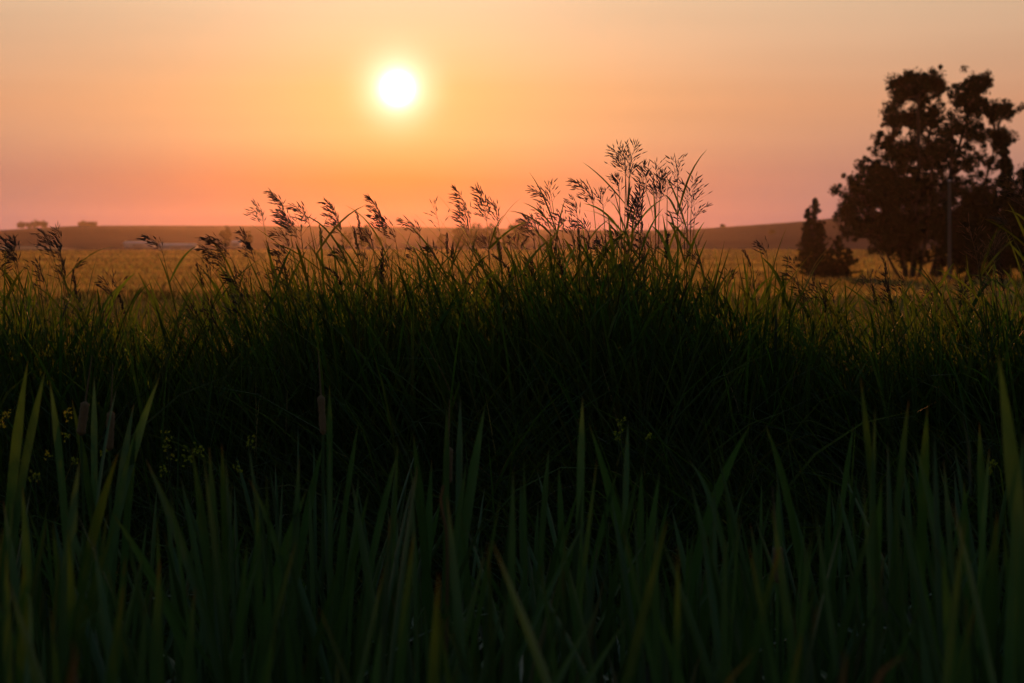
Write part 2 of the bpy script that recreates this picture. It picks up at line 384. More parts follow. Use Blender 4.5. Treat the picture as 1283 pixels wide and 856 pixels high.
def big_tree(name, label, cat, px0, D, lobes, trunks, per=85, size=.072, col=(.014, .024, .010), clr=.5, group=None):
    per = int(per * .78)
    """lobes: (px, py, rx, ry, depth offset, density) ellipses of crown in photo pixels at D metres"""
    base = P(px0, 350, D); base[2] = 0.0; k = D / FPX
    root = empty(name, base); tag(root, label, cat, group)
    gt = Geo(); gl = Geo(); cen = []; rad_ = []
    joints = []
    for (tx, lx, ly, r0) in trunks:
        a = P(tx, 350, D + rng.normal() * .3); a[2] = -.05; b = P(lx, ly, D + rng.normal() * .5); r0 *= .7
        joints.append(limb(gt, a, b, r0, r0 * .3, .05, 10))
    allj = np.concatenate(joints)
    for (lx, ly, rx, ry, dd, den) in lobes:
        c_ = P(lx, ly, D + dd); rxm, rym = rx * k, ry * k; vol = rxm * rym
        m = max(4, int(vol * 92.0 * den ** .75))
        lower = allj[allj[:, 2] < c_[2] - .2 * rym]
        if len(lower) == 0: lower = allj
        j = lower[np.argmin(np.linalg.norm((lower - c_) * [1, 1, .6], axis=1))]
        br = limb(gt, j, c_, .09 + .02 * rxm, .03, .15)
        for _ in range(m):
            u = rng.normal(size=3); u /= np.linalg.norm(u); u *= rng.random() ** .33 * (1.0 + .40 * rng.normal())
            q = c_ + u * np.array([rxm, max(rxm, rym) * .9, rym])
            cen.append(q); rad_.append(clr * (.28 + .62 * rng.random() ** 2))
            if rng.random() < .3:
                limb(gt, br[rng.integers(2, len(br))], q, .03, .008, .1, 4)
    leaf_cloud(gl, cen, rad_, per, size, col)
    gt.obj('trunk', M_BARK, root, base); gl.obj('crown', M_TREE, root, base, smooth=False)
    return root
D1 = 116
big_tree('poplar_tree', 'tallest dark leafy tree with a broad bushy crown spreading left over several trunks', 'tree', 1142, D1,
  [(1150, 112, 26, 22, 0, 1.1), (1128, 108, 14, 17, 0, 1.0), (1158, 98, 9, 10, .3, .9), (1176, 104, 12, 13, 0, .9), (1120, 150, 14, 14, 0, .6), (1143, 150, 26, 18, .4, .6), (1168, 145, 16, 24, 0, .6),
   (1112, 180, 18, 18, 0, .6), (1140, 190, 30, 24, 0, .7), (1170, 195, 18, 26, .5, .6), (1098, 215, 22, 20, 0, .6), (1072, 238, 22, 20, 0, .65), (1062, 262, 15, 16, 0, .65),
   (1092, 250, 28, 24, .5, .9), (1125, 235, 34, 30, -.5, .95), (1155, 240, 30, 36, .5, .8), (1082, 285, 32, 16, 0, .75), (1115, 280, 30, 24, 0, 1.0), (1146, 285, 28, 26, 0, .8), (1108, 308, 20, 9, 0, .7), (1135, 312, 22, 12, .4, .8), (1150, 322, 22, 10, .3, .5), (1180, 325, 12, 9, .8, .5)],
  [(1136, 1118, 200, .24), (1143, 1150, 130, .30), (1150, 1165, 170, .18), (1130, 1095, 270, .14)], per=90)
big_tree('poplar_tree', 'tall open crowned tree with see through gaps at the right behind the pole', 'tree', 1176, D1 + 4,
  [(1222, 108, 20, 13, 0, 1.1), (1236, 100, 9, 8, 0, .8), (1207, 125, 18, 16, 0, .9), (1222, 135, 22, 16, 0, .75), (1248, 140, 20, 12, 0, .8), (1262, 134, 11, 9, 0, .7), (1196, 160, 16, 20, 0, .7), (1222, 168, 20, 18, 0, .55), (1250, 172, 18, 14, 0, .5),
   (1266, 172, 8, 6, 0, .5), (1190, 190, 20, 22, 0, .7), (1215, 205, 18, 14, 0, .5), (1188, 235, 24, 28, 0, .8), (1180, 275, 26, 28, 0, .8), (1190, 305, 20, 14, 0, .6), (1245, 200, 16, 14, 0, .35)],
  [(1170, 1195, 160, .26), (1178, 1222, 120, .28), (1184, 1250, 170, .2), (1164, 1180, 230, .16)], per=80)
def conifer(name, label, px0, D, stems, col=(.04, .05, .025), size=.10):
    """stems: (px, top row, half width in px) - whorls of drooping needle branches round a straight stem"""
    base = P(px0, 350, D); base[2] = 0.0; k = D / FPX; root = empty(name, base); tag(root, label, 'tree')
    gt = Geo(); gl = Geo(); cen = []; rr_ = []
    for (px, ytop, hw) in stems:
        top = P(px, ytop, D + rng.normal() * .2); foot = np.array([P(px, 350, D)[0] * .8 + base[0] * .2, top[1], -.05]); H_ = top[2]
        tube(gt, foot + (top - foot) * np.linspace(0, 1, 10)[:, None], np.linspace(.025 * H_, .008, 10), 6)
        nb = int(H_ * 22)
        for i_ in range(nb):
            u = (i_ + rng.random()) / nb; z = H_ * (.07 + .93 * u); wd_ = hw * k * (1 - u) ** .8 * (.3 + .95 * rng.random()) + .02
            a = rng.random() * 6.283; c0_ = np.array([top[0] * u + foot[0] * (1 - u), top[1], z]); e = c0_ + np.array([math.cos(a) * wd_, math.sin(a) * wd_, wd_ * (.25 - .1 * rng.random())])
            limb(gt, c0_, e, .02, .006, .08, 4)
            for q_ in np.linspace(.25, 1.05, max(2, int(wd_ / .16))): cen.append(c0_ + (e - c0_) * q_); rr_.append(.07 + .08 * (1 - q_) + .05 * rng.random())
    leaf_cloud(gl, cen, rr_, 16, size, col, .7)
    gt.obj('trunk', M_BARK, root, base); gl.obj('crown', M_TREE, root, base, smooth=False)
conifer('conifer_tree', 'narrow pointed dark evergreen rising behind the bushes at the right edge', 1262, D1 + 3, [(1259, 163, 22), (1264, 200, 26)], size=.12)
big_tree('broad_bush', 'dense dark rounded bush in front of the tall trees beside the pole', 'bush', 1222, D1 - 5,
  [(1228, 245, 26, 20, 0, 1.2), (1215, 275, 30, 26, 0, 1.2), (1240, 285, 34, 30, .4, 1.2), (1205, 308, 26, 22, 0, 1.2), (1235, 318, 34, 22, 0, 1.2), (1212, 333, 16, 10, 0, .8)],
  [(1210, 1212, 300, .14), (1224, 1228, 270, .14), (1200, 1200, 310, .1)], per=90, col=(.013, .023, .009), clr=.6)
big_tree('broad_bush', 'leafy dark bush cut off by the right edge of the view', 'bush', 1288, D1 - 2,
  [(1285, 222, 16, 14, 0, .9), (1278, 250, 18, 20, 0, 1.1), (1300, 255, 26, 26, 0, 1.1), (1285, 290, 28, 26, 0, 1.1), (1310, 310, 30, 26, 0, 1.0), (1280, 322, 22, 16, 0, 1.0)],
  [(1284, 1285, 240, .16), (1296, 1305, 270, .14)], per=80, col=(.014, .024, .010), clr=.55)
conifer('spruce_tree', 'small upright evergreen with a forked top standing left of the tall trees', 1021, D1, [(1021, 249, 24), (1012, 262, 18), (1029, 282, 20)], col=(.016, .025, .013), size=.07)
conifer('spruce_tree', 'short bushy evergreen between the forked spruce and the tall trees', 1051, D1 - 1, [(1051, 297, 25), (1063, 312, 19), (1041, 312, 18)], col=(.016, .025, .013), size=.07)

# wooden pole in front of the trees
base = P(1190, 350, D1 - 7); base[2] = 0; top = P(1189.5, 227, D1 - 7)
g = Geo(); t = np.linspace(0, 1, 12)[:, None]
tube(g, base + (top - base) * t, np.linspace(.115, .085, 12), 10)
pole = g.obj('wooden_pole', M_POLE, None, base)
g = Geo(); capz = top - base
tube(g, np.array([[0, 0, capz[2]], [0, 0, capz[2] + .04], [0, 0, capz[2] + .09]]) + [capz[0], 0, 0], [.1, .095, .01], 10)
g.obj('cap', M_METAL, pole)
tag(pole, 'weathered grey wooden pole standing in front of the dark tall trees', 'pole')

# hazy trees far off
def far_tree(name, label, px, r, wpx, hpx, seed=0, col=(.05, .06, .03), dens=1.0, group='hazy trees on the far side of the field', low=False):
    z = hill_z(px, r) if r > 430 else 0.0; a = math.atan((px - 641.5) / FPX)
    base = np.array([math.sin(a) * r, math.cos(a) * r, z]); k = r / FPX; w_, h_ = wpx * k, hpx * k
    root = empty(name, base); tag(root, label, 'tree', group)
    gt = Geo(); gl = Geo(); cen = []; rr_ = []
    limb(gt, base - [0, 0, .3], base + [0, 0, h_ * .75], .035 * h_, .01 * h_, .03)
    for _ in range(int(34 * dens)):
        u = rng.normal(size=3); u /= np.linalg.norm(u); u *= rng.random() ** .4
        q = base + np.array([u[0] * w_ * .46, u[1] * w_ * .46, h_ * ((.42 + .44 * u[2]) if low else (.52 + .42 * u[2]))]); cen.append(q); rr_.append(w_ * .16 * (.6 + .8 * rng.random()))
        limb(gt, base + [0, 0, h_ * .35], q, .012 * h_, .004 * h_, .1, 4)
    leaf_cloud(gl, cen, rr_, 70, .022 * max(w_, h_) + .05, col)
    gt.obj('trunk', M_BARK, root, base); gl.obj('crown', M_TREE, root, base, smooth=False)
FT = [(649, 425, 27, 42, 'round hazy tree, biggest of those across the field below the sun'),
      (634, 440, 12, 24, 'small hazy tree tucked against the left side of the big round one'),
      (617, 440, 15, 34, 'slim hazy tree a little left of the big round one'),
      (598, 435, 26, 36, 'broad hazy tree in the middle of the row across the field'),
      (576, 440, 24, 30, 'low hazy tree left of the broad one in the row across the field'),
      (554, 445, 16, 22, 'faint hazy bush at the left end of the row across the field'),
      (456, 440, 20, 32, 'hazy tree behind the tight grass spikes below and left of the sun'),
      (434, 445, 14, 26, 'thin hazy tree standing just left of the one behind the tight spikes'),
      (474, 446, 12, 20, 'low hazy bush right beside the tree behind the tight spikes'),
      (687, 450, 14, 20, 'little hazy bush to the right of the big round tree'),
      (283, 455, 17, 30, 'faint hazy tree behind the leftmost nodding grass heads'),
      (311, 460, 12, 24, 'faint slim tree right of the pale shed, lost in orange haze')]
for px, r, wp, hp, lb in FT: far_tree('hazy_tree', lb, px, r, wp, hp)
for px, wp, hp, lb in [(28, 9, 9, 'leftmost little tree on the crest of the left hill'), (37, 7, 8, 'second little tree from the left on the hill crest'), (46, 11, 10, 'rounded tree in the middle of the crest row at the left'),
                       (55, 10, 8, 'low tree at the right end of the crest row at the left'), (106, 12, 5, 'flat bush alone on the left hill crest, left one of two'), (117, 11, 5, 'flat bush alone on the left hill crest, right one of two')]:
    far_tree('crest_tree', lb, px, 972, wp * 1.25, hp + 1, low=True, group='trees along the left hill crest')
for px, wp, hp, lb in [(905, 7, 4, 'tiny bush on the crest of the right hill'), (967, 9, 5, 'dark bush halfway up the right hill')]:
    far_tree('crest_tree', lb, px, 825 if px < 950 else 640, wp, hp + 1, low=True, group='bushes on the right hill')

# two low sheds at the foot of the left hill
def shed(px, row, wpx, hpx, label):
    r = hill_r(px, row); c_ = hill_pt(px, r); k = r / FPX; w_ = wpx * k / 2; h_ = hpx * k; dd = 6.0
    root = empty('farm_shed', c_); tag(root, label, 'shed', 'farm sheds')
    x0, x1, y0, y1, z0, z1 = -w_, w_, 0, dd, -.5, h_ * .68
    g = Geo(); v = [(x0, y0, z0), (x1, y0, z0), (x1, y1, z0), (x0, y1, z0), (x0, y0, z1), (x1, y0, z1), (x1, y1, z1), (x0, y1, z1), (x0, dd / 2, h_ - .02), (x1, dd / 2, h_ - .02)]
    g.add(v, [(0, 1, 5, 4), (1, 2, 6, 5), (2, 3, 7, 6), (3, 0, 4, 7), (4, 7, 8, 8), (5, 9, 6, 6)]); g.obj('wall', M_METAL, root, smooth=False)
    g = Geo(); e = .3; 
    v = [(x0 - e, y0 - e, z1 - .1), (x1 + e, y0 - e, z1 - .1), (x1 + e, dd / 2, h_), (x0 - e, dd / 2, h_), (x0 - e, y1 + e, z1 - .1), (x1 + e, y1 + e, z1 - .1)]
    v2 = [(a, b, c + .08) for a, b, c in v]
    g.add(v + v2, [(0, 1, 2, 3), (3, 2, 5, 4), (6, 9, 8, 7), (9, 10, 11, 8), (0, 6, 7, 1), (4, 5, 11, 10), (0, 3, 9, 6), (3, 4, 10, 9), (1, 7, 8, 2), (2, 8, 11, 5)]); g.obj('roof', M_METAL, root, smooth=False)
    g = Geo(); g.add([(-1.2, -.04, z0), (1.2, -.04, z0), (1.2, -.04, z1 * .85), (-1.2, -.04, z1 * .85), (-1.2, -.003, z0), (1.2, -.003, z0), (1.2, -.003, z1 * .85), (-1.2, -.003, z1 * .85)],
                     [(0, 1, 2, 3), (1, 5, 6, 2), (4, 0, 3, 7), (3, 2, 6, 7)]); g.obj('door', M_DOOR, root, smooth=False)
shed(173, 310, 34, 7, 'long pale lilac shed at the foot of the left hill, left of the other')
shed(221, 312.5, 42, 7, 'lower pale shed right of the first one at the hill foot')
shed(290, 309, 17, 7, 'smallest pale shed half lost in haze behind the nodding grass heads')

# ------------------------------------------------------------------ bank grass mass
ENVX = [-900, -300, 0, 60, 110, 160, 200, 240, 300, 340, 400, 450, 500, 550, 600, 640, 680, 720, 800, 850, 900, 950, 1000, 1060, 1100, 1150, 1200, 1283, 1600, 2300]
ENVY = [355, 352, 345, 355, 380, 395, 380, 395, 382, 352, 345, 332, 342, 350, 345, 352, 330, 318, 315, 335, 358, 350, 372, 386, 378, 378, 368, 352, 350, 355]
def env_top(x, d):
    px = 641.5 + x / d * FPX; py = np.interp(px, ENVX, ENVY)
    return EYE - (py - 300) / FPX * d
def tufts(g, nt_, per, d0, d1, xr, frac, lmin, base_col, wid, dry=0.06, arch=(.3, 1.0), leanL=.10, power=1.8, vary=.22):
    d = d0 + (d1 - d0) * rng.random(nt_); x = (rng.random(nt_) * 2 - 1) * xr
    tl = rng.normal(size=nt_) * .16 - leanL                        # sideways lean of each tuft
    k = np.repeat(np.arange(nt_), per); n = len(k)
    bx = x[k] + rng.normal(size=n) * .035; by = d[k] + rng.normal(size=n) * .035
    bz = ground_z(bx, by) - .02
    lx = tl[k] + rng.normal(size=n) * .16; ly = rng.normal(size=n) * .16
    az = np.arctan2(ly, lx); th0 = np.hypot(lx, ly)
    th1 = arch[0] + (arch[1] - arch[0]) * rng.random(n) ** 1.7
    vert = np.maximum(np.cos(th0 + .35 * th1), .72)
    hmax = (env_top(bx, by) - bz)
    tf = 1.06 - vary * rng.random(nt_) ** 1.3
    q = frac[0] + (frac[1] - frac[0]) * rng.random(n) ** .8
    ln = np.maximum(hmax * tf[k] * q * (1.0 + .16 * th1) / vert * 1.04, lmin)
    c0 = ncol(n, base_col); isdry = rng.random(n) < dry; ln[isdry] *= .7
    c0[isdry] = ncol(isdry.sum(), (.20, .15, .085), .25, .06)
    c1 = c0 * 1.25
    blades(g, np.stack([bx, by, bz], -1), az, th0, th1, ln, wid * (.6 + .8 * rng.random(n)), rng.random(n) * 3.14, c0, c1, segs=6, power=power, fold=.25)
g = Geo()
tufts(g, 360, 24, 7.0, 8.1, 3.8, (.5, 1.0), .3, (.05, .08, .02), .012, arch=(.05, .6), vary=.36)
tufts(g, 380, 22, 6.3, 8.2, 3.8, (.3, .72), .25, (.045, .07, .02), .0085, dry=.08, arch=(.2, 1.5), vary=.3)
tufts(g, 750, 24, 5.5, 6.9, 3.6, (.22, .52), .2, (.04, .062, .02), .0065, dry=.12, arch=(.5, 1.9), vary=.3)
CL = [(-60, 330, 1), (5, 318, 1.2), (30, 335, .9), (62, 330, 1.1), (88, 340, .9), (118, 372, .8), (150, 340, .7), (182, 362, 1), (205, 345, 1), (232, 378, .8), (262, 372, .8), (300, 352, .9), (325, 338, 1),
      (348, 322, 1.2), (372, 330, 1.1), (402, 318, 1.2), (428, 322, 1.2), (452, 305, 1.3), (478, 312, 1.3), (500, 322, 1.1), (528, 318, 1.0), (552, 320, 1.1), (575, 330, 1), (600, 318, 1.2), (622, 330, 1.1), (648, 325, 1),
      (668, 312, 1.2), (690, 298, 1.3), (712, 296, 1.4), (735, 305, 1.3), (760, 296, 1.5), (782, 288, 1.5), (806, 285, 1.5), (830, 292, 1.4), (855, 300, 1.3), (880, 322, 1.1), (905, 340, 1), (932, 318, 1.1), (950, 330, 1),
      (975, 332, 1), (1004, 352, .9), (1035, 365, .9), (1062, 362, .9), (1090, 368, .8), (1125, 352, .9), (1150, 358, .9), (1180, 358, .9), (1215, 350, 1), (1240, 340, 1.1), (1268, 330, 1.2), (1300, 330, 1.2), (1360, 345, 1)]
for (cx_, ty_, dn2) in CL:
    ty_ += 18 if 95 < cx_ < 315 else (4 if cx_ < 95 else (4 if cx_ > 895 else 0)); dn2 *= .75 if 95 < cx_ < 315 else 1
    for rep in range(2):
        n = int(22 * dn2); d_ = 7.1 + 1.0 * rng.random(); x0_ = P(cx_ + 9 * rng.normal(), 400, d_)[0]
        bx = x0_ + rng.normal(size=n) * .045; by = d_ + rng.normal(size=n) * .05; bz = ground_z(bx, by) - .02
        fan = rng.normal(size=n) * .15 - .05; lx = fan; ly = rng.normal(size=n) * .10
        H_ = EYE - (ty_ - 14 + 16 * rep - 300) / FPX * d_ - bz
        ln = H_ * (.55 + .47 * rng.random(n) ** .7); c0 = ncol(n, (.055, .09, .02), .35)
        blades(g, np.stack([bx, by, bz], -1), np.arctan2(ly, lx), np.hypot(lx, ly), .05 + .5 * rng.random(n) ** 2, ln, .011 + .007 * rng.random(n), rng.normal(size=n) * .6, c0, c0 * 1.3, segs=7, fold=.25)
        # short leaves leaving the culms at an angle
        m_ = int(n * 2.0); i_ = rng.integers(0, n, m_); hh_ = .45 + .45 * rng.random(m_); q_ = np.stack([bx[i_] + lx[i_] * ln[i_] * hh_, by[i_] + ly[i_] * ln[i_] * hh_, bz[i_] + ln[i_] * hh_ * .97], -1)
        sg = np.where(rng.random(m_) < .55, -1, 1); c0 = ncol(m_, (.055, .09, .02), .35)
        blades(g, q_, np.where(sg > 0, 0, math.pi) + rng.normal(size=m_) * .8, .25 + .35 * rng.random(m_), .2 + .6 * rng.random(m_), .10 + .14 * rng.random(m_), .009 + .006 * rng.random(m_), rng.normal(size=m_) * .8, c0, c0 * 1.3, segs=5, fold=.25)
tag(g.obj('bank_grass', M_GRASS), 'dense tangled green grass covering the bank beyond the ditch', 'grass', kind='stuff')
g = Geo()
tufts(g, 380, 18, 8.8, 12.5, 5.5, (.12, .30), .2, (.06, .085, .025), .006, arch=(.3, 1.0))
tag(g.obj('slope_grass', M_GRASS), 'green grass on the far slope of the bank towards the field', 'grass', kind='stuff')
g = Geo()
n = 14000; d = .9 + 4.8 * rng.random(n); x = (rng.random(n) * 2 - 1) * (1.2 + d * .35); c0 = ncol(n, (.045, .06, .022))
c0[rng.random(n) < .2] = (.14, .11, .07)
blades(g, np.stack([x, d, ground_z(x, d) - .01], -1), rng.random(n) * 6.28, rng.random(n) * .5, .4 + 1.4 * rng.random(n), .25 + .45 * rng.random(n), .004 + .005 * rng.random(n), rng.random(n) * 3.14, c0, c0 * 1.2, segs=5, fold=.25)
tag(g.obj('ditch_grass', M_GRASS), 'low tangled dark grass on the ditch floor under the cattails', 'grass', kind='stuff')

# ------------------------------------------------------------------ flowering grasses
SEED_C = (.022, .013, .011)
def spikelet(g, p, d_, ln, wd, col):
    d_ = d_ / (np.linalg.norm(d_) + 1e-9)
    ts = np.array([0, .22, .55, .82, 1.0]); rs = np.array([.25, 1, .85, .4, .05]) * wd / 2
    tube(g, p + np.outer(ts * ln, d_), rs, 3, col)
def panicle(g, axis, spread, wind, nodes, dens, sl=.022, blen=.055, col=SEED_C, tight=False):
    """axis: polyline from neck to tip"""
    axis = np.asarray(axis); seg = np.linalg.norm(np.diff(axis, axis=0), axis=1); s = np.concatenate([[0], np.cumsum(seg)]); S = s[-1]
    at = lambda u: np.array([np.interp(u * S, s, axis[:, i]) for i in range(3)])
    tube(g, axis, np.linspace(.0008, .0004, len(axis)), 3, np.array(col) * 1.2)
    wind = np.asarray(wind, float)
    for i in range(nodes):
        u = (i + .2 * rng.random()) / nodes; p = at(u); tn = at(min(1, u + .03)) - at(max(0, u - .03)); tn /= np.linalg.norm(tn) + 1e-9
        nb = max(1, int(round(dens * 1.6 * (1.25 - .6 * u) + rng.normal() * .6)))
        for _ in range(nb):
            a = rng.random() * 6.283; rv = np.array([math.cos(a), math.sin(a), .1 * rng.normal()]); rv -= np.dot(rv, tn) * tn; rv /= np.linalg.norm(rv) + 1e-9
            bl = blen * (1.05 - .75 * u) * (.5 + .8 * rng.random())
            if tight: bl = .006
            d0 = tn * .75 + rv * spread + wind * .35 * (0 if tight else 1); d0 /= np.linalg.norm(d0)
            d1 = d0 + wind * (.6 if not tight else .05) + np.array([0, 0, -.15 * (not tight)]) + rng.normal(size=3) * .12; d1 /= np.linalg.norm(d1)
            q = p + d0 * bl * .55; e = q + d1 * bl * .45
            if not tight: tube(g, np.array([p, q, e]), [.00045, .00035, .0003], 3, np.array(col) * 1.1)
            c_ = np.array(col) * (.75 + .5 * rng.random())
            spikelet(g, e, d1, sl * (.75 + .5 * rng.random()), .0040 * (.8 + .5 * rng.random()), c_)
            if not tight and rng.random() < .75:
                d2 = d0 + rv * .4 * rng.normal() + wind * .3 + rng.normal(size=3) * .25; d2 /= np.linalg.norm(d2)
                spikelet(g, q, d2, sl * (.7 + .5 * rng.random()), .0038, c_)
    spikelet(g, axis[-1], axis[-1] - axis[-2], sl, .0034, col)

GCOL = np.array((.07, .09, .03))
def seed_grass(label, tip, neck, low, kind='brome', dens=3.0, d=None, name='brome_grass', cat='seeding grass', group='seeding grass stems along the bank', nleaf=6, col=SEED_C):
    d = d or 7.45 + rng.normal() * .28
    T = P(*tip, d); K = P(*neck, d); Lw = P(*low, d + .02)
    gz = lambda x_: float(ground_z(x_, d))
    dirn = (Lw - K); Lw[2] = max(Lw[2], gz(Lw[0]) + .12); K[2] = max(K[2], Lw[2] + .06); T[2] = max(T[2], K[2] + .05); bx = Lw[0] + dirn[0] * .35; B = np.array([bx, d + rng.normal() * .05, 0]); B[2] = gz(bx)
    root = empty(name, B); tag(root, label, cat, group)
    stem = np.concatenate([quad_curve(B, Lw, K, 12)]); gs = Geo()
    tube(gs, stem, np.linspace(.0027, .0014, len(stem)), 4, GCOL * np.array([1.1, .95, .9]))
    gs.obj('stem', M_GRASS, root, B)
    # panicle axis: leave neck along the stem, end at the tip
    tn = (K - Lw); tn /= np.linalg.norm(tn) + 1e-9; S = np.linalg.norm(T - K)
    ctrl = K + tn * S * .55; t = np.linspace(0, 1, 9)[:, None]
    ax = K * (1 - t) ** 2 + 2 * ctrl * t * (1 - t) + T * t ** 2
    hx = (T - K)[0]; nod = max(-1, min(1, hx / .06))
    gp = Geo()
    if kind == 'brome': panicle(gp, ax, .45, (-.55 if nod <= 0.2 else .5, 0, -.05), max(5, int(S / .016)), dens, col=col)
    elif kind == 'open': panicle(gp, ax, .75, (.0, 0, .05), max(5, int(S / .020)), dens, blen=.07, col=col)
    elif kind == 'dense': panicle(gp, ax, .5, (-.35, 0, 0), max(6, int(S / .012)), dens * 1.15, blen=.05, col=col)
    elif kind == 'spike': panicle(gp, ax, .28, (0, 0, 0), max(8, int(S / .007)), 2.2, sl=.013, col=col, tight=True)
    gp.obj('panicle', M_SEED, root, B)
    if nleaf:
        gl = Geo(); n = nleaf; i = rng.integers(5, 11, n); b = stem[i]
        lx = rng.normal(size=n) * .3 - .1; ly = rng.normal(size=n) * .25; c0 = ncol(n, (.06, .09, .025))
        blades(gl, b, np.arctan2(ly, lx), .2 + np.hypot(lx, ly), .2 + .7 * rng.random(n), .15 + .15 * rng.random(n), .006 + .003 * rng.random(n), rng.random(n) * 3.14, c0, c0 * 1.2, segs=7, fold=.25)
        gl.obj('leaves', M_GRASS, root, B)
    return root
